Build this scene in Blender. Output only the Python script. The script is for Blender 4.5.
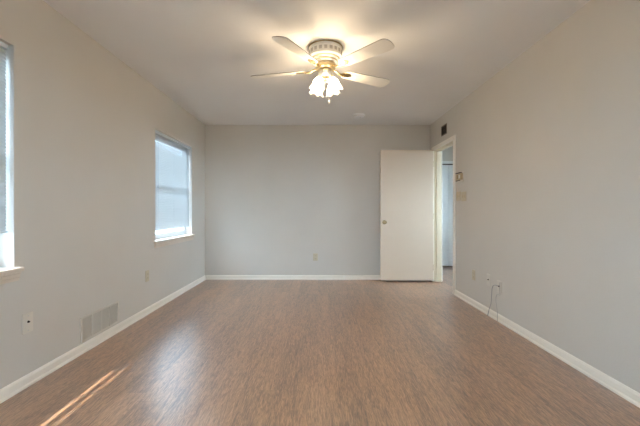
import bpy, bmesh, math, random
from mathutils import Vector, Matrix
random.seed(4)
PI = math.pi
R = math.radians
C = bpy.context.scene.collection
S = bpy.context.scene
for o in list(bpy.data.objects):
    bpy.data.objects.remove(o)

# ------------------------------------------------------------------ camera
cd = bpy.data.cameras.new('camera')
cd.sensor_width = 36; cd.sensor_fit = 'HORIZONTAL'
cd.lens = 355 / 640 * 36
cd.shift_x = 2 / 640; cd.shift_y = -1 / 640
cd.clip_start = 0.02
cam = bpy.data.objects.new('camera', cd); C.objects.link(cam)
cam.location = (0, 0, 1.066); cam.rotation_euler = (PI / 2, 0, 0)
S.camera = cam
# ------------------------------------------------------------------ sky
w = bpy.data.worlds.new('sky'); S.world = w; w.use_nodes = True
bg = w.node_tree.nodes['Background']
bg.inputs['Color'].default_value = (0.64, 0.82, 1.0, 1)
bg.inputs['Strength'].default_value = 12.6
# ------------------------------------------------------------------ sun
sd = bpy.data.lights.new('sun', 'SUN'); sd.energy = 7.0; sd.angle = R(0.6); sd.color = (1, .98, .96)
sun = bpy.data.objects.new('sun', sd); C.objects.link(sun)
sun.rotation_euler = Vector((0.50, 0.36, -1.0)).to_track_quat('-Z', 'Y').to_euler()
LAMP_POWER = 3.1
# ------------------------------------------------------------------ exposure
S.view_settings.view_transform = 'Standard'
S.view_settings.look = 'None'
S.view_settings.gamma = 1
S.view_settings.use_curve_mapping = False
S.view_settings.exposure = 1.05
S.cycles.max_bounces = 14; S.cycles.diffuse_bounces = 8
S.cycles.transparent_max_bounces = 16

# ------------------------------------------------------------------ room numbers
XL, XR, YB, YR, H = -1.785, 1.769, 5.606, -0.95, 2.44
WT = 0.12
WIN = [(0.95, 2.09, 0.735, 2.05, 0.945), (3.89, 5.03, 0.745, 1.99, 0.860)]   # y0,y1,z0,z1,blind bottom
DY0, DY1, DH = 4.62, 5.43, 2.0
HX, HY0, HY = 3.05, 3.4, 6.88

# ------------------------------------------------------------------ materials
def mat(name):
    m = bpy.data.materials.new(name); m.use_nodes = True
    nt = m.node_tree
    return m, nt, nt.nodes['Principled BSDF'], nt.nodes['Material Output']
def plain(name, col, rough=.5, metal=0, spec=.5, bump=0, bscale=200, coat=0):
    m, nt, b, out = mat(name)
    b.inputs['Base Color'].default_value = (*col, 1)
    b.inputs['Roughness'].default_value = rough
    b.inputs['Metallic'].default_value = metal
    b.inputs['Specular IOR Level'].default_value = spec
    b.inputs['Coat Weight'].default_value = coat
    tc = nt.nodes.new('ShaderNodeTexCoord')
    n = nt.nodes.new('ShaderNodeTexNoise'); n.inputs['Scale'].default_value = bscale; n.inputs['Detail'].default_value = 3
    nt.links.new(tc.outputs['Object'], n.inputs['Vector'])
    # slight tonal variation in the surface itself
    n2 = nt.nodes.new('ShaderNodeTexNoise'); n2.inputs['Scale'].default_value = 2.3
    nt.links.new(tc.outputs['Object'], n2.inputs['Vector'])
    mr = nt.nodes.new('ShaderNodeMapRange'); mr.inputs['To Min'].default_value = .97; mr.inputs['To Max'].default_value = 1.03
    nt.links.new(n2.outputs['Fac'], mr.inputs['Value'])
    mx = nt.nodes.new('ShaderNodeVectorMath'); mx.operation = 'SCALE'
    mx.inputs[0].default_value = col
    nt.links.new(mr.outputs['Result'], mx.inputs['Scale']); nt.links.new(mx.outputs['Vector'], b.inputs['Base Color'])
    if bump:
        bp = nt.nodes.new('ShaderNodeBump'); bp.inputs['Strength'].default_value = bump; bp.inputs['Distance'].default_value = .002
        nt.links.new(n.outputs['Fac'], bp.inputs['Height']); nt.links.new(bp.outputs['Normal'], b.inputs['Normal'])
    return m

M_wall = plain('wall_paint', (.645, .607, .545), .55, bump=.25, bscale=90, spec=.3)
M_ceil = plain('ceiling_paint', (.80, .785, .76), .8, bump=.3, bscale=70, spec=.2)
M_trim = plain('trim_paint', (.88, .83, .74), .4)
M_sill = plain('sill_paint', (.72, .63, .52), .4)
M_door = plain('door_paint', (.72, .595, .46), .42)
M_jamb = plain('jamb_paint', (.72, .62, .45), .45)
M_closet = plain('closet_door_paint', (.84, .86, .85), .45)
M_vinyl = plain('white_window_vinyl', (.62, .67, .72), .4)
M_plate = plain('plate_plastic', (.72, .67, .58), .4)
M_ivory = plain('ivory_plastic', (.60, .52, .36), .4)
M_dark = plain('dark_slot', (.03, .027, .025), .6)
M_hole = plain('black_gap', (.02, .02, .02), .8)
M_brown = plain('brown_grille_metal', (.10, .075, .055), .5)
M_brass = plain('polished_brass', (.78, .64, .38), .28, metal=1)
M_oldbrass = plain('aged_brass', (.40, .30, .15), .38, metal=1)
M_beige = plain('beige_thermostat_plastic', (.55, .43, .26), .4)
M_white = plain('white_enamel', (.80, .78, .72), .35)
M_blade = plain('whitewashed_blade', (.80, .77, .70), .5)
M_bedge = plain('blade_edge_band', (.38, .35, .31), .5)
M_slot = plain('pale_slot', (.50, .47, .42), .6)
M_wallplate = plain('wall_toned_plastic', (.68, .635, .56), .45)
M_reveal = plain('reveal_paint', (.62, .59, .54), .5)
M_reg = plain('register_metal', (.68, .62, .53), .4)
M_regd = plain('register_back_metal', (.62, .56, .47), .6)
M_cable = plain('grey_cable', (.38, .37, .36), .5)
M_chain = plain('chain_metal', (.6, .5, .3), .4, metal=1)
M_detector = plain('detector_plastic', (.80, .80, .79), .45)
M_steel = plain('steel', (.6, .6, .6), .35, metal=1)
M_ground = plain('ground_cover', (.050, .053, .050), .9, bump=.4, bscale=20)

def wood():
    m, nt, b, out = mat('hickory_laminate')
    N, L = nt.nodes.new, nt.links.new
    tc = N('ShaderNodeTexCoord')
    sep = N('ShaderNodeSeparateXYZ'); L(tc.outputs['Object'], sep.inputs[0])
    def math_(op, a, bb=None, c=None):
        n = N('ShaderNodeMath'); n.operation = op
        for i, v in enumerate((a, bb, c)):
            if v is None: continue
            if isinstance(v, (int, float)): n.inputs[i].default_value = v
            else: L(v, n.inputs[i])
        return n.outputs[0]
    X, Y = sep.outputs[0], sep.outputs[1]
    pw = .127
    px = math_('DIVIDE', X, pw); ix = math_('FLOOR', px)
    fx = math_('SUBTRACT', px, ix)
    wn = N('ShaderNodeTexWhiteNoise'); wn.noise_dimensions = '1D'; L(ix, wn.inputs['W'])
    py = math_('ADD', math_('DIVIDE', Y, 1.2), math_('MULTIPLY', wn.outputs['Value'], 7.0))
    iy = math_('FLOOR', py); fy = math_('SUBTRACT', py, iy)
    cid = N('ShaderNodeCombineXYZ'); L(ix, cid.inputs[0]); L(iy, cid.inputs[1])
    wn2 = N('ShaderNodeTexWhiteNoise'); wn2.noise_dimensions = '3D'; L(cid.outputs[0], wn2.inputs['Vector'])
    plank = wn2.outputs['Value']
    def grain(sx, sy, detail, dist, rough=.6):
        cb = N('ShaderNodeCombineXYZ')
        L(math_('MULTIPLY', X, sx), cb.inputs[0]); L(math_('MULTIPLY', Y, sy), cb.inputs[1])
        L(math_('MULTIPLY', plank, 37.0), cb.inputs[2])
        n = N('ShaderNodeTexNoise'); n.inputs['Scale'].default_value = 1
        n.inputs['Detail'].default_value = detail; n.inputs['Distortion'].default_value = dist
        n.inputs['Roughness'].default_value = rough
        L(cb.outputs[0], n.inputs['Vector']); return n.outputs['Fac']
    g1 = grain(80, 8, 5, 1.8, .74); g2 = grain(18, 1.8, 3, 1.8); g3 = grain(190, 14, 2, .3)
    v = math_('ADD', math_('MULTIPLY', g1, .66), math_('ADD', math_('MULTIPLY', g2, .18), math_('MULTIPLY', g3, .16)))
    v = math_('ADD', v, math_('MULTIPLY', math_('SUBTRACT', plank, .5), .05))
    cr = N('ShaderNodeValToRGB'); L(v, cr.inputs['Fac'])
    e = cr.color_ramp.elements
    e[0].position = .37; e[0].color = (.060, .026, .011, 1)
    e[1].position = .64; e[1].color = (.60, .35, .195, 1)
    k = e.new(.455); k.color = (.23, .108, .047, 1)
    k = e.new(.53); k.color = (.43, .222, .108, 1)
    # thin plank seams
    sx_ = math_('LESS_THAN', math_('MINIMUM', fx, math_('SUBTRACT', 1, fx)), .010)
    sy_ = math_('LESS_THAN', math_('MINIMUM', fy, math_('SUBTRACT', 1, fy)), .0012)
    seam = math_('MAXIMUM', sx_, sy_)
    mx = N('ShaderNodeMix'); mx.data_type = 'RGBA'
    L(math_('MULTIPLY', seam, .35), mx.inputs['Factor']); L(cr.outputs['Color'], mx.inputs['A'])
    mx.inputs['B'].default_value = (.07, .04, .025, 1)
    L(mx.outputs['Result'], b.inputs['Base Color'])
    rr = N('ShaderNodeMapRange'); L(g1, rr.inputs['Value'])
    rr.inputs['To Min'].default_value = .36; rr.inputs['To Max'].default_value = .50
    L(rr.outputs['Result'], b.inputs['Roughness'])
    b.inputs['IOR'].default_value = 1.5
    b.inputs['Coat Weight'].default_value = 1
    b.inputs['Coat IOR'].default_value = 2.35
    b.inputs['Coat Roughness'].default_value = .37
    bp = N('ShaderNodeBump'); bp.inputs['Strength'].default_value = .12; bp.inputs['Distance'].default_value = .001
    L(g1, bp.inputs['Height']); L(bp.outputs['Normal'], b.inputs['Normal'])
    return m
M_floor = wood()

def glass():
    m, nt, b, out = mat('window_glass'); nt.nodes.remove(b)
    t = nt.nodes.new('ShaderNodeBsdfTransparent'); t.inputs[0].default_value = (.93, .95, .96, 1)
    g = nt.nodes.new('ShaderNodeBsdfGlossy'); g.inputs['Roughness'].default_value = .02
    lw = nt.nodes.new('ShaderNodeLayerWeight')
    pw = nt.nodes.new('ShaderNodeMath'); pw.operation = 'POWER'; pw.inputs[1].default_value = 5
    nt.links.new(lw.outputs['Facing'], pw.inputs[0])
    f = nt.nodes.new('ShaderNodeMath'); f.operation = 'MULTIPLY_ADD'; f.inputs[1].default_value = .85; f.inputs[2].default_value = .04
    nt.links.new(pw.outputs[0], f.inputs[0])
    x = nt.nodes.new('ShaderNodeMixShader')
    nt.links.new(f.outputs[0], x.inputs[0]); nt.links.new(t.outputs[0], x.inputs[1]); nt.links.new(g.outputs[0], x.inputs[2])
    nt.links.new(x.outputs[0], out.inputs['Surface']); return m
M_glass = glass()
def slatmat():
    m, nt, b, out = mat('blind_slat_vinyl'); nt.nodes.remove(b)
    d = nt.nodes.new('ShaderNodeBsdfDiffuse'); d.inputs[0].default_value = (.58, .60, .60, 1)
    t = nt.nodes.new('ShaderNodeBsdfTranslucent'); t.inputs[0].default_value = (.58, .60, .60, 1)
    x = nt.nodes.new('ShaderNodeMixShader'); x.inputs[0].default_value = .06
    nt.links.new(d.outputs[0], x.inputs[1]); nt.links.new(t.outputs[0], x.inputs[2])
    nt.links.new(x.outputs[0], out.inputs['Surface']); return m
M_slat = slatmat()
def shademat():
    m, nt, b, out = mat('frosted_lamp_glass'); nt.nodes.remove(b)
    tr = nt.nodes.new('ShaderNodeBsdfTransparent')
    t = nt.nodes.new('ShaderNodeBsdfTranslucent'); t.inputs[0].default_value = (1, .95, .85, 1)
    em = nt.nodes.new('ShaderNodeEmission'); em.inputs[0].default_value = (1, .86, .62, 1); em.inputs[1].default_value = 1.3
    x = nt.nodes.new('ShaderNodeMixShader'); x.inputs[0].default_value = .45
    a = nt.nodes.new('ShaderNodeAddShader')
    nt.links.new(tr.outputs[0], x.inputs[1]); nt.links.new(t.outputs[0], x.inputs[2])
    nt.links.new(x.outputs[0], a.inputs[0]); nt.links.new(em.outputs[0], a.inputs[1])
    nt.links.new(a.outputs[0], out.inputs['Surface']); return m
M_shade = shademat()
def bulbmat():
    m, nt, b, out = mat('lit_bulb'); nt.nodes.remove(b)
    tr = nt.nodes.new('ShaderNodeBsdfTransparent')
    em = nt.nodes.new('ShaderNodeEmission'); em.inputs[0].default_value = (1, .85, .6, 1); em.inputs[1].default_value = 6
    a = nt.nodes.new('ShaderNodeAddShader')
    nt.links.new(tr.outputs[0], a.inputs[0]); nt.links.new(em.outputs[0], a.inputs[1])
    nt.links.new(a.outputs[0], out.inputs['Surface']); return m
M_bulb = bulbmat()

# ------------------------------------------------------------------ helpers
def box(bm, x0, x1, y0, y1, z0, z1, mtx=None):
    v = [bm.verts.new((x, y, z)) for x in (x0, x1) for y in (y0, y1) for z in (z0, z1)]
    if mtx is not None:
        for q in v: q.co = mtx @ q.co
    for f in ((0, 1, 3, 2), (4, 6, 7, 5), (0, 4, 5, 1), (2, 3, 7, 6), (0, 2, 6, 4), (1, 5, 7, 3)):
        bm.faces.new([v[i] for i in f])
def lathe(bm, prof, n=32, mtx=Matrix(), scallop=None, caps=True):
    rings = []
    for (r, z) in prof:
        ring = []
        for i in range(n):
            a = 2 * PI * i / n
            rr, zz = r, z
            if scallop: rr, zz = scallop(r, z, a)
            ring.append(bm.verts.new(mtx @ Vector((rr * math.cos(a), rr * math.sin(a), zz))))
        rings.append(ring)
    for a, b in zip(rings, rings[1:]):
        for i in range(n):
            bm.faces.new((a[i], a[(i + 1) % n], b[(i + 1) % n], b[i]))
    if caps:
        bm.faces.new(rings[0][::-1]); bm.faces.new(rings[-1])
def tube(bm, pts, r, n=8):
    pts = [Vector(p) for p in pts]; rings = []
    for i, p in enumerate(pts):
        d = (pts[min(i + 1, len(pts) - 1)] - pts[max(i - 1, 0)]).normalized()
        q = d.to_track_quat('Z', 'Y').to_matrix()
        rings.append([bm.verts.new(p + q @ Vector((r * math.cos(2 * PI * k / n), r * math.sin(2 * PI * k / n), 0))) for k in range(n)])
    for a, b in zip(rings, rings[1:]):
        for i in range(n):
            bm.faces.new((a[i], a[(i + 1) % n], b[(i + 1) % n], b[i]))
    bm.faces.new(rings[0][::-1]); bm.faces.new(rings[-1])
def prism(bm, outline, z0, z1, mtx=Matrix()):
    a = [bm.verts.new(mtx @ Vector((x, y, z0))) for x, y in outline]
    b = [bm.verts.new(mtx @ Vector((x, y, z1))) for x, y in outline]
    n = len(a)
    bm.faces.new(a[::-1]); bm.faces.new(b)
    for i in range(n): bm.faces.new((a[i], a[(i + 1) % n], b[(i + 1) % n], b[i]))
def obj(name, bm, m, parent=None, bevel=0, smooth=False, label=None, seg=2):
    bmesh.ops.recalc_face_normals(bm, faces=bm.faces)
    me = bpy.data.meshes.new(name); bm.to_mesh(me); bm.free()
    for mm in (m if isinstance(m, (list, tuple)) else [m]): me.materials.append(mm)
    if smooth:
        me.shade_smooth()
        try: me.set_sharp_from_angle(angle=R(40))
        except Exception: pass
    o = bpy.data.objects.new(name, me); C.objects.link(o)
    if parent: o.parent = parent
    if bevel:
        b = o.modifiers.new('bevel', 'BEVEL'); b.width = bevel; b.segments = seg; b.limit_method = 'ANGLE'
    if label: o['label'] = label
    return o
def bx(name, dims, m, parent=None, bevel=0, **k):
    bm = bmesh.new(); box(bm, *dims); return obj(name, bm, m, parent, bevel, **k)
def thing(name, loc, rz=0, label=None, cat=None, group=None, kind=None):
    o = bpy.data.objects.new(name, None); C.objects.link(o)
    o.location = loc; o.rotation_euler = (0, 0, rz); o.empty_display_size = .05
    if label: o['label'] = label
    if cat: o['category'] = cat
    if group: o['group'] = group
    if kind: o['kind'] = kind
    return o
def struct(o): o['kind'] = 'structure'; return o

# ------------------------------------------------------------------ shell
def wall_holes(name, x0, x1, ya, yb, holes, zt=H, axis='Y'):
    """wall running along y (or x) with rectangular holes (a0,a1,z0,z1)"""
    bm = bmesh.new()
    cuts = sorted(set([ya, yb] + [h[0] for h in holes] + [h[1] for h in holes]))
    zc = sorted(set([0, zt] + [h[2] for h in holes] + [h[3] for h in holes]))
    cells = [[not any(h[0] - 1e-6 <= a and b <= h[1] + 1e-6 and h[2] - 1e-6 <= c and d <= h[3] + 1e-6 for h in holes)
              for c, d in zip(zc, zc[1:])] for a, b in zip(cuts, cuts[1:])]
    vs = {}
    def V(i, j, s):
        key = (i, j, s)
        if key not in vs:
            p = (x1 if s else x0, cuts[i], zc[j]) if axis == 'Y' else (cuts[i], x1 if s else x0, zc[j])
            vs[key] = bm.verts.new(p)
        return vs[key]
    ni, nj = len(cuts) - 1, len(zc) - 1
    solid = lambda i, j: 0 <= i < ni and 0 <= j < nj and cells[i][j]
    for i in range(ni):
        for j in range(nj):
            if not cells[i][j]: continue
            for s in (0, 1): bm.faces.new([V(i, j, s), V(i + 1, j, s), V(i + 1, j + 1, s), V(i, j + 1, s)])
            if not solid(i - 1, j): bm.faces.new([V(i, j, 0), V(i, j, 1), V(i, j + 1, 1), V(i, j + 1, 0)])
            if not solid(i + 1, j): bm.faces.new([V(i + 1, j, 0), V(i + 1, j, 1), V(i + 1, j + 1, 1), V(i + 1, j + 1, 0)])
            if not solid(i, j - 1): bm.faces.new([V(i, j, 0), V(i, j, 1), V(i + 1, j, 1), V(i + 1, j, 0)])
            if not solid(i, j + 1): bm.faces.new([V(i, j + 1, 0), V(i, j + 1, 1), V(i + 1, j + 1, 1), V(i + 1, j + 1, 0)])
    return struct(obj(name, bm, M_wall))

WO = XL - .14
struct(bx('floor', (WO, HX + WT, YR - WT, HY + .75, -.1, 0), M_floor))
struct(bx('ceiling', (WO, HX + WT, YR - WT, HY + .75, H, H + .1), M_ceil))
wall_holes('wall_left', WO, XL, YR - WT, YB + WT, [(a, b, c, d) for a, b, c, d, _ in WIN])
wall_holes('wall_right', XR, XR + WT, YR - WT, YB, [(DY0 - .02, DY1 + .02, 0, DH + .02)])
wall_holes('wall_back', YB, YB + WT, XL, XR + WT, [], axis='X')
wall_holes('wall_rear', YR - WT, YR, XL, XR, [(-.8, .8, 1.0, 2.0)], axis='X')
# hallway
wall_holes('wall_hall_left', XR, XR + WT, YB + WT, HY, [])
wall_holes('wall_hall_right', HX, HX + WT, HY0, HY, [(4.3, 5.6, .9, 2.1)])
wall_holes('wall_hall_near', HY0 - WT, HY0, XR + WT, HX + WT, [], axis='X')
wall_holes('wall_hall_far', HY, HY + WT, XR, HX + WT, [(2.08, 2.99, 0, 2.0)], axis='X')
wall_holes('wall_closet_back', HY + .6, HY + .6 + WT, XR, HX + WT, [], axis='X')
wall_holes('wall_closet_left', XR, XR + WT, HY + WT, HY + .6, [])
wall_holes('wall_closet_right', HX, HX + WT, HY + WT, HY + .6, [])
# unseen overhang, added to keep direct sun off the upper left windows
struct(bx('added_sun_eave', (WO - .58, WO, -3, 9, 2.40, 2.62), M_ceil))
# outside ground
struct(bx('ground', (-45, 45, -40, 90, -.35, -.15), M_ground))

def extrude_profile(bm, prof, p0, p1, inward):
    """profile (t: out from wall, z) swept from p0 to p1, inward = unit vector away from the wall"""
    p0, p1, n = Vector(p0), Vector(p1), Vector(inward)
    a = [bm.verts.new(p0 + n * t + Vector((0, 0, z))) for t, z in prof]
    b = [bm.verts.new(p1 + n * t + Vector((0, 0, z))) for t, z in prof]
    k = len(a)
    for i in range(k): bm.faces.new((a[i], a[(i + 1) % k], b[(i + 1) % k], b[i]))
    bm.faces.new(a[::-1]); bm.faces.new(b)
BP = [(0, 0), (.020, 0), (.020, .012), (.012, .020), (.012, .055), (.006, .067), (0, .070)]
def base(name, runs):
    bm = bmesh.new()
    for p0, p1, n in runs: extrude_profile(bm, BP, p0, p1, n)
    return struct(obj(name, bm, M_trim))
base('baseboard_left', [((XL, YR, 0), (XL, YB, 0), (1, 0, 0))])
base('baseboard_back', [((XL + .021, YB, 0), (XR - .001, YB, 0), (0, -1, 0))])
base('baseboard_right', [((XR, YR, 0), (XR, DY0 - .061, 0), (-1, 0, 0))])
base('baseboard_rear', [((XL + .021, YR, 0), (XR - .021, YR, 0), (0, 1, 0))])
base('baseboard_hall_far', [((XR + WT, HY, 0), (2.02, HY, 0), (0, -1, 0))])

# ------------------------------------------------------------------ windows
def make_window(idx, y0, y1, z0, z1, cols=3):
    W = y1 - y0; Hh = z1 - z0
    t = thing('window_%d' % idx, (XL, y0, z0), kind='structure')
    # local: x into the wall is negative, y along wall, z up
    xo, xi = -.135, -.085
    bm = bmesh.new(); f = .035
    box(bm, xo, xi, 0, f, 0, Hh); box(bm, xo, xi, W - f, W, 0, Hh)
    box(bm, xo, xi, f, W - f, Hh - f, Hh); box(bm, xo, xi, f, W - f, .0, f)
    obj('window_frame', bm, M_vinyl, t)
    mid = Hh * .5
    for nm, a, b, xs in (('upper_sash', mid, Hh - f, (-.130, -.110)), ('lower_sash', f, mid + .03, (-.110, -.090))):
        bm = bmesh.new(); s = .032
        box(bm, *xs, f, f + s, a, b); box(bm, *xs, W - f - s, W - f, a, b)
        box(bm, *xs, f + s, W - f - s, a, a + s); box(bm, *xs, f + s, W - f - s, b - s, b)
        iw = W - 2 * f - 2 * s
        xm = (xs[0] + .004, xs[1] - .004)
        for c in range(1, cols):
            yy = f + s + iw * c / cols
            box(bm, *xm, yy - .009, yy + .009, a + s, b - s)
        zz = (a + b) / 2
        box(bm, xm[0] + .001, xm[1] - .001, f + s, W - f - s, zz - .009, zz + .009)
        so = obj(nm, bm, M_vinyl, t)
        bm = bmesh.new(); xg = (xs[0] + xs[1]) / 2
        box(bm, xg - .002, xg + .002, f + s - .004, W - f - s + .004, a + s - .004, b - s + .004)
        obj('pane', bm, M_glass, so)
    # painted reveal liner
    bm = bmesh.new(); k = .006
    box(bm, xi, -.001, 0, k, 0, Hh); box(bm, xi, -.001, W - k, W, 0, Hh); box(bm, xi, -.001, k, W - k, Hh - k, Hh)
    obj('reveal_lining', bm, M_reveal, t)
    # stool and apron
    bx('window_sill', (xi + .001, .030, -.035, W + .035, -.022, .004), M_sill, t, bevel=.006)
    bm = bmesh.new()
    prof = [(0, -.075), (.010, -.075), (.013, -.058), (.017, -.052), (.017, -.036), (.024, -.028), (.024, -.0225), (0, -.0225)]
    extrude_profile(bm, prof, (.0005, -.018, 0), (.0005, W + .018, 0), (1, 0, 0))
    obj('apron', bm, M_sill, t)
    return t
make_window(1, *WIN[0][:4]); make_window(2, *WIN[1][:4])

def make_blind(y0, y1, z0, z1, zb, label, wand=True):
    W = y1 - y0 - .03; 
    t = thing('window_blind', (XL - .038, y0 + .015, z1), 0, label, 'blind', 'white mini blinds in the left wall windows')
    bx('head_rail', (-.014, .014, 0, W, -.034, -.008), M_vinyl, t, bevel=.002)
    bot = zb - z1
    n = int((-.045 - bot - .01) / .0205)
    bm = bmesh.new()
    for i in range(n + 1):
        z = -.048 - i * .0205
        ang = R(60); c, s = math.cos(ang), math.sin(ang); hw = .0150
        # slightly crowned slat in cross-section, 4 points across
        top, und = [], []
        for q in (-1, -.4, .4, 1):
            h = .0016 * (1 - q * q)
            for lst, off in ((top, .00025), (und, -.00025)):
                u, v = q * hw, h + off
                lst.append((u * c + v * s, -u * s + v * c))
        ring = top + und[::-1]
        a = [bm.verts.new((x, .004, z + dz)) for x, dz in ring]
        b = [bm.verts.new((x, W - .004, z + dz)) for x, dz in ring]
        k = len(a)
        for j in range(k): bm.faces.new((a[j], a[(j + 1) % k], b[(j + 1) % k], b[j]))
        bm.faces.new(a[::-1]); bm.faces.new(b)
    obj('slats', bm, M_slat, t)
    bx('bottom_rail', (-.012, .012, .002, W - .002, bot, bot + .012), M_vinyl, t, bevel=.003)
    for yy in (.12, W / 2, W - .12):
        bm = bmesh.new(); tube(bm, [(.0135, yy, -.03), (.0135, yy, bot + .006)], .0008, 5)
        tube(bm, [(-.0145, yy, -.03), (-.0145, yy, bot + .006)], .0008, 5); obj('ladder_cord', bm, M_vinyl, t)
    bm = bmesh.new(); tube(bm, [(.018, W - .09, -.03), (.020, W - .088, -.75)], .0035, 6)
    obj('tilt_wand', bm, M_detector, t)
    bm = bmesh.new(); tube(bm, [(.018, .10, -.03), (.019, .10, -.62)], .0012, 5); lathe(bm, [(.002, -.66), (.006, -.65), (.004, -.62)], 8, Matrix.Translation((.019, .10, 0)))
    obj('lift_cord', bm, M_vinyl, t)
make_blind(*WIN[0], 'white mini blind cut off by the left picture edge, hung over the nearer window')
make_blind(*WIN[1], 'white mini blind lowered in the farther window near the back corner')

# unseen hall window, added to bring daylight into the hallway
t = thing('window_3', (HX, 4.3, .9), kind='structure')
bm = bmesh.new()
box(bm, .03, .09, 0, .04, 0, 1.2); box(bm, .03, .09, 1.26, 1.3, 0, 1.2); box(bm, .03, .09, .04, 1.26, 0, .04)
box(bm, .03, .09, .04, 1.26, 1.16, 1.2); box(bm, .03, .09, .63, .67, .04, 1.16)
obj('window_frame', bm, M_vinyl, t)
bm = bmesh.new(); box(bm, .058, .062, .036, .634, .036, 1.164); obj('pane', bm, M_glass, t)
bm = bmesh.new(); box(bm, .058, .062, .666, 1.264, .036, 1.164); obj('pane', bm, M_glass, t)

# unseen window added behind the camera as soft fill for the room
t = thing('window_4', (-.8, YR, 1.0), kind='structure')
bm = bmesh.new()
box(bm, 0, .04, -.10, -.04, 0, 1.0); box(bm, 1.56, 1.6, -.10, -.04, 0, 1.0); box(bm, .04, 1.56, -.10, -.04, 0, .04)
box(bm, .04, 1.56, -.10, -.04, .96, 1.0); box(bm, .78, .82, -.10, -.04, .04, .96)
obj('window_frame', bm, M_vinyl, t)
for a, b in ((.036, .784), (.816, 1.564)):
    bm = bmesh.new(); box(bm, a, b, -.072, -.068, .036, .964); obj('pane', bm, M_glass, t)

# ------------------------------------------------------------------ door opening
t = thing('trim_1', (XR, DY0, 0), kind='structure')
L = DY1 - DY0; cw = .058; cp = .016
bm = bmesh.new()     # room-side casing as one mitred frame
box(bm, -cp, 0, -cw, 0, 0, DH + cw); box(bm, -cp, 0, L, L + cw, 0, DH + cw); box(bm, -cp, 0, 0, L, DH, DH + cw)
obj('casing', bm, M_trim, t, bevel=.004)
bm = bmesh.new()
box(bm, WT, WT + cp, -cw, 0, 0, DH + cw); box(bm, WT, WT + cp, L, L + cw, 0, DH + cw); box(bm, WT, WT + cp, 0, L, DH, DH + cw)
obj('casing', bm, M_trim, t, bevel=.004)
bm = bmesh.new()
box(bm, .0005, WT - .0005, -.0195, 0, 0, DH + .0195); box(bm, .0005, WT - .0005, L, L + .0195, 0, DH + .0195); box(bm, .0005, WT - .0005, 0, L, DH, DH + .0195)
obj('jamb', bm, M_jamb, t)
bm = bmesh.new()
box(bm, .040, .075, 0, .011, 0, DH - .011); box(bm, .040, .075, L - .011, L, 0, DH - .011); box(bm, .040, .075, 0, L, DH - .011, DH)
obj('door_stop', bm, M_jamb, t)

# the open door, hinged on the far jamb, lying parallel to the back wall
door = thing('door_1', (XR - .018, DY1 - .004, 0), R(180 - .8), kind='structure')
DW = .80
bx('door_slab', (0, DW, .0, .035, .026, DH - .004 + .012), M_door, door, bevel=.002)
def knob(parent, x, z, y, d):
    bm = bmesh.new(); m = Matrix.Translation((x, y, z)) @ Matrix.Rotation(-d * PI / 2, 4, 'X')
    lathe(bm, [(.031, 0), (.031, .004), (.024, .008), (.011, .010), (.010, .028), (.018, .034), (.026, .044), (.027, .054), (.020, .063), (.006, .066)], 24, m)
    return obj('door_knob', bm, M_oldbrass, parent, smooth=True, label='brass round door knob')
knob(door, DW - .06, .91, .035, 1); knob(door, DW - .06, .91, 0, -1)
bx('latch_plate', (DW, DW + .0015, .006, .029, .88, .94), M_oldbrass, door)
for z in (.22, 1.0, 1.80):
    bm = bmesh.new(); lathe(bm, [(.006, -.045), (.006, .045)], 10, Matrix.Translation((-.006, -.006 + .012, z)))
    obj('hinge', bm, M_oldbrass, door)

# hallway bifold closet
t = thing('door_2', (2.08, HY, 0), kind='structure')
for k in range(2):
    x0 = .006 + k * .453
    fx0, fx1 = x0, x0 + .446
    bm = bmesh.new(); box(bm, fx0, fx1, .03, .06, .018, 1.980)
    obj('bifold_panel', bm, M_closet, t, bevel=.003)
bm = bmesh.new(); lathe(bm, [(.009, 0), (.008, .014), (.016, .022), (.014, .03), (.004, .033)], 16, Matrix.Translation((.30, .03, .95)) @ Matrix.Rotation(PI / 2, 4, 'X'))
obj('door_knob', bm, M_closet, t, smooth=True)
bx('track', (.003, .907, .025, .06, 1.986, 1.998), M_hole, t)
t = thing('trim_2', (2.08, HY, 0), kind='structure')
bm = bmesh.new(); c2 = .05
box(bm, -c2, 0, -.014, 0, 0, 2.0 + c2); box(bm, .91, .91 + c2, -.014, 0, 0, 2.0 + c2); box(bm, 0, .91, -.014, 0, 2.0, 2.0 + c2)
obj('casing', bm, M_closet, t, bevel=.003)

# ------------------------------------------------------------------ wall plates
# local frame: plate faces -Y, x along the wall, z up
def plate_bm(w_, h_, d_=.006):
    bm = bmesh.new(); box(bm, -w_ / 2, w_ / 2, -d_, 0, -h_ / 2, h_ / 2); return bm
def screw(parent, x, z, y=-.006):
    bm = bmesh.new(); lathe(bm, [(.0035, 0), (.003, .0012)], 10, Matrix.Translation((x, y, z)) @ Matrix.Rotation(PI / 2, 4, 'X'))
    obj('screw', bm, M_steel, parent)
def outlet(loc, rz, label, mp=M_ivory, group='electrical outlets'):
    t = thing('electrical_outlet', loc, rz, label, 'outlet')
    obj('cover_plate', plate_bm(.072, .116), mp, t, bevel=.003)
    for s in (-1, 1):
        bm = bmesh.new()
        ol = [(.017 * math.cos(a) , .0145 * math.sin(a)) for a in [2 * PI * i / 20 for i in range(20)]]
        prism(bm, ol, 0, .003, Matrix.Translation((0, -.0055, s * .021)) @ Matrix.Rotation(PI / 2, 4, 'X'))
        r = obj('receptacle', bm, mp, t)
        bm = bmesh.new()
        for dx in (-.006, .006): box(bm, dx - .001, dx + .001, -.0090, -.0084, s * .021 + .000, s * .021 + .008)
        box(bm, -.002, .002, -.0090, -.0084, s * .021 - .009, s * .021 - .005)
        obj('slots', bm, M_dark, r)
    screw(t, 0, 0)
    return t
outlet((-.04, YB, .355), 0, 'small ivory outlet low in the middle of the back wall')
outlet((XL, 3.706, .398), PI / 2, 'ivory outlet on the left wall between vent register and far window')
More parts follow.
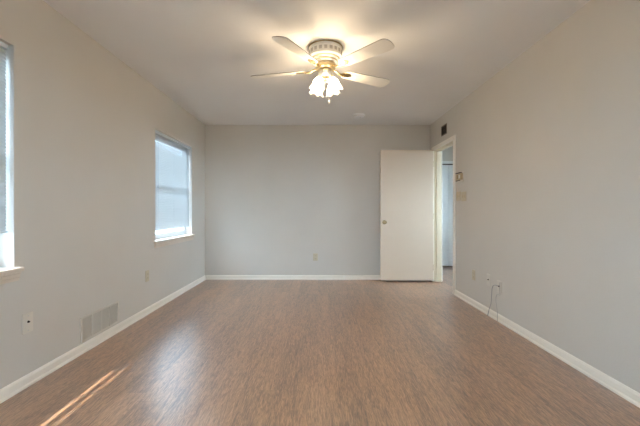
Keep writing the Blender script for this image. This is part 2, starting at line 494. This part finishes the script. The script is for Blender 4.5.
outlet((XR, 4.026, .352), -PI / 2, 'ivory outlet on right wall nearest to the doorway')

def cable_plate(loc, rz, label, m=M_plate):
    t = thing('cable_plate', loc, rz, label, 'wall plate')
    obj('cover_plate', plate_bm(.080, .122, .007), m, t, bevel=.004)
    bm = bmesh.new(); lathe(bm, [(.0075, 0), (.0075, .003), (.0048, .003), (.0048, .010)], 16, Matrix.Translation((0, -.006, .008)) @ Matrix.Rotation(PI / 2, 4, 'X'))
    obj('coax_jack', bm, M_dark, t)
    for s in (-1, 1): screw(t, 0, s * .044, -.007)
    return t
cable_plate((XL, 2.178, .385), PI / 2, 'beige cable plate with dark jack hole low on the left wall')
cable_plate((XR, 3.67, .36), -PI / 2, 'pale cable plate on right wall, next to the outlet', M_wallplate)
t = cable_plate((XR, 3.455, .335), -PI / 2, 'pale wall plate with hanging grey cable on right wall', M_wallplate)

def curve_pts(P, n=8):
    out = []
    P = [Vector(p) for p in P]; P = [P[0]] + P + [P[-1]]
    for i in range(1, len(P) - 2):
        for k in range(n):
            u = k / n; a, b, c, d = P[i - 1:i + 3]
            out.append(.5 * ((2 * b) + (c - a) * u + (2 * a - 5 * b + 4 * c - d) * u * u + (3 * b - a - 3 * c + d) * u ** 3))
    out.append(P[-2]); return out
def cord(name, loc, pts, r, label, m):
    o = bpy.data.objects.new(name, None)
    bm = bmesh.new(); tube(bm, curve_pts(pts), r, 8)
    o = obj(name, bm, m, smooth=True); o.location = loc
    o['label'] = label; o['category'] = 'cable'; return o
# positions relative to the plate: -x off the wall, y along the wall (+ = farther)
cord('coaxial_cable', (XR, 3.455, 0), [(-.010, -.000, .343), (-.026, .010, .350), (-.032, .040, .346), (-.030, .080, .322), (-.020, .115, .275), (-.012, .140, .210), (-.012, .150, .140), (-.026, .160, .075), (-.034, .175, .006)], .0034,
     'darker grey cable arcing from the plate down to the right baseboard', M_cable)
cord('phone_wire', (XR, 3.455, 0), [(-.009, -.022, .385), (-.014, -.024, .35), (-.012, -.025, .29), (-.010, -.02, .262), (-.012, .03, .255), (-.010, .055, .20), (-.012, .03, .12), (-.022, -.0, .075), (-.030, -.01, .004)], .0019,
     'thin pale wire looping from plate edge down the right wall', M_cable)

# switches: two double-gang plates below the thermostat
def switch_plate(loc, label):
    t = thing('light_switch', loc, -PI / 2, label, 'light switch', 'switch plates beside the doorway')
    obj('cover_plate', plate_bm(.135, .112), M_ivory, t, bevel=.003)
    for dx in (-.03, .03):
        bx('toggle_surround', (dx - .008, dx + .008, -.0072, -.0055, -.014, .014), M_beige, t)
        bm = bmesh.new(); box(bm, dx - .004, dx + .004, -.020, -.006, .0, .010); obj('toggle', bm, M_ivory, t, bevel=.001)
        for s in (-1, 1): screw(t, dx, s * .03)
switch_plate((XR, 4.465, 1.265), 'ivory double switch plate closest to the door casing')
switch_plate((XR, 4.30, 1.255), 'ivory double switch plate farther from the door casing')

# thermostat
t = thing('thermostat', (XR, 4.40, 1.50), -PI / 2, 'brassy beige thermostat above the light switches', 'thermostat')
obj('base_plate', plate_bm(.20, .125, .008), M_plate, t, bevel=.003)
bx('cover', (-.088, .088, -.034, -.008, -.040, .040), M_beige, t, bevel=.005)
bx('dial_window', (-.035, .005, -.036, -.034, -.024, .026), M_oldbrass, t)
bx('scale_strip', (.020, .060, -.036, -.034, -.022, .020), M_white, t)
bx('setting_lever', (-.060, .070, -.040, -.034, -.052, -.043), M_brown, t)
bx('top_grille', (-.080, .060, -.036, -.010, .042, .054), M_brown, t)

# return vent above door
t = thing('air_vent', (XR, 4.975, 2.215), -PI / 2, 'small dark brown vent grille high above the doorway', 'vent')
bm = bmesh.new(); w2, h2 = .105, .070; fr = .014
box(bm, -w2, w2, -.006, 0, h2 - fr, h2); box(bm, -w2, w2, -.006, 0, -h2, -h2 + fr)
box(bm, -w2, -w2 + fr, -.006, 0, -h2 + fr, h2 - fr); box(bm, w2 - fr, w2, -.006, 0, -h2 + fr, h2 - fr)
obj('frame', bm, plain('tan_brown_metal', (.22, .17, .12), .5), t)
bx('backing', (-w2 + fr, w2 - fr, -.001, 0, -h2 + fr, h2 - fr), M_hole, t)
bm = bmesh.new()
for i in range(7):
    z = -h2 + fr + .010 + i * .0145
    box(bm, -w2 + fr, w2 - fr, -.006, .006, -.0009, .0009, Matrix.Translation((0, -.004 - .0045, z)) @ Matrix.Rotation(R(40), 4, 'X'))
obj('louvers', bm, M_brown, t)
bx('damper_lever', (.02, .026, -.014, -.006, -.02, .0), M_brown, t)

# floor-level register, left wall
t = thing('vent_register', (XL, 2.915, .176), PI / 2, 'beige louvered air register just above the left baseboard', 'vent')
w2, h2, fr = .252, .098, .016
bm = bmesh.new()
box(bm, -w2, w2, -.010, 0, h2 - fr, h2); box(bm, -w2, w2, -.010, 0, -h2, -h2 + fr)
box(bm, -w2, -w2 + fr, -.010, 0, -h2 + fr, h2 - fr); box(bm, w2 - fr, w2, -.010, 0, -h2 + fr, h2 - fr)
obj('frame', bm, M_reg, t, bevel=.002)
bx('backing', (-w2 + fr, w2 - fr, -.004, 0, -h2 + fr, h2 - fr), M_regd, t)
iw = 2 * (w2 - fr)
for i in range(1, 4):
    x = -w2 + fr + iw * i / 4; bx('divider', (x - .006, x + .006, -.0095, -.0041, -h2 + fr, h2 - fr), M_reg, t)
bm = bmesh.new()
for i in range(40):
    x = -w2 + fr + iw * (i + .5) / 40
    if abs((i + .5) / 10 - round((i + .5) / 10)) < .02: continue
    box(bm, -.0026, .0026, -.0006, .0006, -h2 + fr, h2 - fr, Matrix.Translation((x, -.0062, 0)) @ Matrix.Rotation(R(35), 4, 'Z'))
obj('louvers', bm, M_reg, t)

# ------------------------------------------------------------------ smoke detector
t = thing('smoke_detector', (.575, 5.02, H), 0, 'round white smoke detector on the ceiling near the back wall', 'smoke detector')
bm = bmesh.new(); lathe(bm, [(.088, 0), (.090, -.008), (.086, -.012)], 36); obj('mounting_ring', bm, M_detector, t, smooth=True)
bm = bmesh.new(); lathe(bm, [(.080, -.012), (.080, -.020), (.072, -.036), (.050, -.044), (.015, -.046)], 36); obj('cover', bm, M_detector, t, smooth=True)
bm = bmesh.new()
for i in range(18):
    a = 2 * PI * i / 18
    box(bm, -.001, .001, -.009, .009, -.004, .001, Matrix.Rotation(a, 4, 'Z') @ Matrix.Translation((.0785, 0, -.024)))
obj('vent_slots', bm, M_regd, t)
bm = bmesh.new(); lathe(bm, [(.010, -.044), (.010, -.049), (.008, -.050)], 14, Matrix.Translation((.02, -.02, .0))); obj('test_button', bm, M_plate, t)

# ------------------------------------------------------------------ ceiling fan
FX, FY = .062, 2.97
fan = thing('ceiling_fan', (FX, FY, H), 0, 'white five-blade ceiling fan with brass fittings and lit tulip lamps', 'ceiling fan')
bm = bmesh.new()
lathe(bm, [(.132, 0), (.140, -.004), (.141, -.020), (.138, -.024), (.138, -.078), (.141, -.082), (.141, -.088), (.132, -.094)], 48)
obj('motor_housing', bm, M_white, fan, smooth=True)
bm = bmesh.new(); lathe(bm, [(.1385, -.001), (.1435, -.001), (.1435, -.010), (.1385, -.010)], 48, caps=False)
obj('top_ring', bm, M_oldbrass, fan, smooth=True, label='aged brass ring against the ceiling')
bm = bmesh.new(); lathe(bm, [(.130, -.094), (.118, -.098), (.116, -.108), (.100, -.116), (.098, -.128), (.080, -.138), (.076, -.146)], 48)
obj('lower_housing', bm, M_white, fan, smooth=True)
for rr, zz in ((.1185, -.101), (.1005, -.120), (.0805, -.141)):
    bm = bmesh.new()
    lathe(bm, [(rr - .003, zz + .004), (rr + .002, zz + .002), (rr + .002, zz - .002), (rr - .003, zz - .004)], 48, caps=False)
    obj('housing_band', bm, M_brass, fan, smooth=True)
bm = bmesh.new()
for i in range(20):
    a = 2 * PI * i / 20
    box(bm, -.002, .001, -.012, .012, -.014, .014, Matrix.Rotation(a, 4, 'Z') @ Matrix.Translation((.1385, 0, -.052)))
obj('cooling_slots', bm, M_slot, fan)
bm = bmesh.new(); lathe(bm, [(.070, -.146), (.082, -.152), (.084, -.176), (.074, -.186)], 40)
obj('flywheel', bm, M_brass, fan, smooth=True)
bm = bmesh.new(); lathe(bm, [(.045, -.186), (.056, -.192), (.056, -.232), (.048, -.244), (.030, -.252)], 36)
obj('switch_housing', bm, M_white, fan, smooth=True)
bm = bmesh.new(); lathe(bm, [(.0555, -.198), (.0585, -.200), (.0585, -.206), (.0555, -.208)], 36, caps=False)
obj('housing_band', bm, M_brass, fan, smooth=True)
# blades
ZB = -.190
def blade_outline():
    pts = []
    r0, r1 = .175, .665
    n = 14
    w0, w1 = .048, .068
    lower = []
    for i in range(n + 1):
        u = i / n; lower.append((r0 + .02 + (r1 - .055 - r0 - .02) * u, -(w0 + (w1 - w0) * u ** .8)))
    tip = []
    for i in range(1, 12):
        a = -PI / 2 + PI * i / 12
        ca, sa = math.cos(a), math.sin(a)
        tip.append((r1 - .055 + .055 * abs(ca) ** .75, w1 * math.copysign(abs(sa) ** .8, sa)))
    upper = [(x, -y) for x, y in lower[::-1]]
    root = [(r0 + .004, .030), (r0, 0), (r0 + .004, -.030)]
    return lower + tip + upper + root
OUT = blade_outline()
BLADE0 = 241
for k in range(5):
    a = R(BLADE0 + 72 * k + (-2, 0, 4, 0, -3)[k])
    rotm = Matrix.Rotation(a, 4, 'Z') @ Matrix.Translation((0, 0, ZB)) @ Matrix.Rotation(R(-12), 4, 'X')
    bm = bmesh.new(); prism(bm, OUT, 0, .006, rotm)
    bm.faces.ensure_lookup_table()
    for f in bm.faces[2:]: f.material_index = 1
    obj('blade', bm, [M_blade, M_bedge], fan)
    bm = bmesh.new()      # blade iron: arm plus flared plate under the blade root
    bm2 = [(.160, -.010), (.185, -.030), (.235, -.026), (.262, 0), (.235, .026), (.185, .030), (.160, .010)]
    prism(bm, bm2, -.004, 0, rotm)
    tube(bm, [Matrix.Rotation(a, 4, 'Z') @ Vector(p) for p in ((.070, 0, -.172), (.105, 0, -.178), (.135, 0, -.196), (.175, 0, ZB - .004))], .008, 8)
    ir = obj('blade_iron', bm, M_oldbrass, fan, smooth=True)
    for sx, sy in ((.190, -.018), (.190, .018), (.240, 0)):
        bm = bmesh.new(); lathe(bm, [(.004, -.004), (.003, -.007)], 8, rotm @ Matrix.Translation((sx, sy, 0))); obj('screw', bm, M_brass, ir)
# light kit
bm = bmesh.new(); lathe(bm, [(.030, -.252), (.040, -.256), (.040, -.272), (.026, -.284), (.010, -.290)], 32)
obj('light_fitter', bm, M_brass, fan, smooth=True)
def scal(r, z, a):
    u = max(0, min(1, (z - .055) / .055))
    k = math.cos(6 * a)
    return r * (1 + .10 * u * k), z + .010 * u * u * k
for k in range(4):
    a = R(45 + 90 * k + 4)
    ar = Matrix.Rotation(a, 4, 'Z')
    bm = bmesh.new()
    tube(bm, curve_pts([ar @ Vector(p) for p in ((.030, 0, -.264), (.055, 0, -.256), (.070, 0, -.256), (.074, 0, -.268))], 5), .007, 8)
    arm = obj('lamp_arm', bm, M_brass, fan, smooth=True)
    tm = ar @ Matrix.Translation((.074, 0, -.266)) @ Matrix.Rotation(R(180 - 17), 4, 'Y') @ Matrix.Scale(.92, 4)
    bm = bmesh.new(); lathe(bm, [(.010, -.006), (.020, 0), (.021, .022), (.018, .026)], 20, tm); obj('socket', bm, M_brass, arm, smooth=True)
    bm = bmesh.new()
    lathe(bm, [(.024, .010), (.026, .020), (.036, .034), (.046, .052), (.049, .070), (.050, .086), (.056, .100), (.066, .112)], 48, tm, scallop=scal, caps=False)
    sh = obj('lamp_shade', bm, M_shade, fan, smooth=True)
    bm = bmesh.new(); lathe(bm, [(.010, .024), (.012, .034), (.020, .050), (.023, .062), (.019, .076), (.008, .084)], 16, tm)
    obj('bulb', bm, M_bulb, sh, smooth=True)
    ld = bpy.data.lights.new('bulb_light', 'POINT'); ld.energy = LAMP_POWER; ld.color = (1, .80, .56); ld.shadow_soft_size = .018
    lo = bpy.data.objects.new('bulb_light', ld); C.objects.link(lo); lo.parent = fan; lo.location = tm @ Vector((0, 0, .062))
def chain(x, y, z0, z1, fobmat):
    bm = bmesh.new(); n = int((z0 - z1) / .005)
    tube(bm, [(x, y, z0), (x, y, z1)], .0007, 5)
    for i in range(n):
        bmesh.ops.create_uvsphere(bm, u_segments=6, v_segments=4, radius=.0014, matrix=Matrix.Translation((x, y, z0 - .0025 - i * .005)))
    c = obj('pull_chain', bm, M_chain, fan)
    bm = bmesh.new(); lathe(bm, [(.001, .0), (.004, -.004), (.0065, -.022), (.005, -.030), (.001, -.033)], 12, Matrix.Translation((x, y, z1)))
    obj('chain_fob', bm, fobmat, c, smooth=True)
chain(.030, -.052, -.235, -.452, M_white)
chain(-.045, .035, -.240, -.330, M_brass)
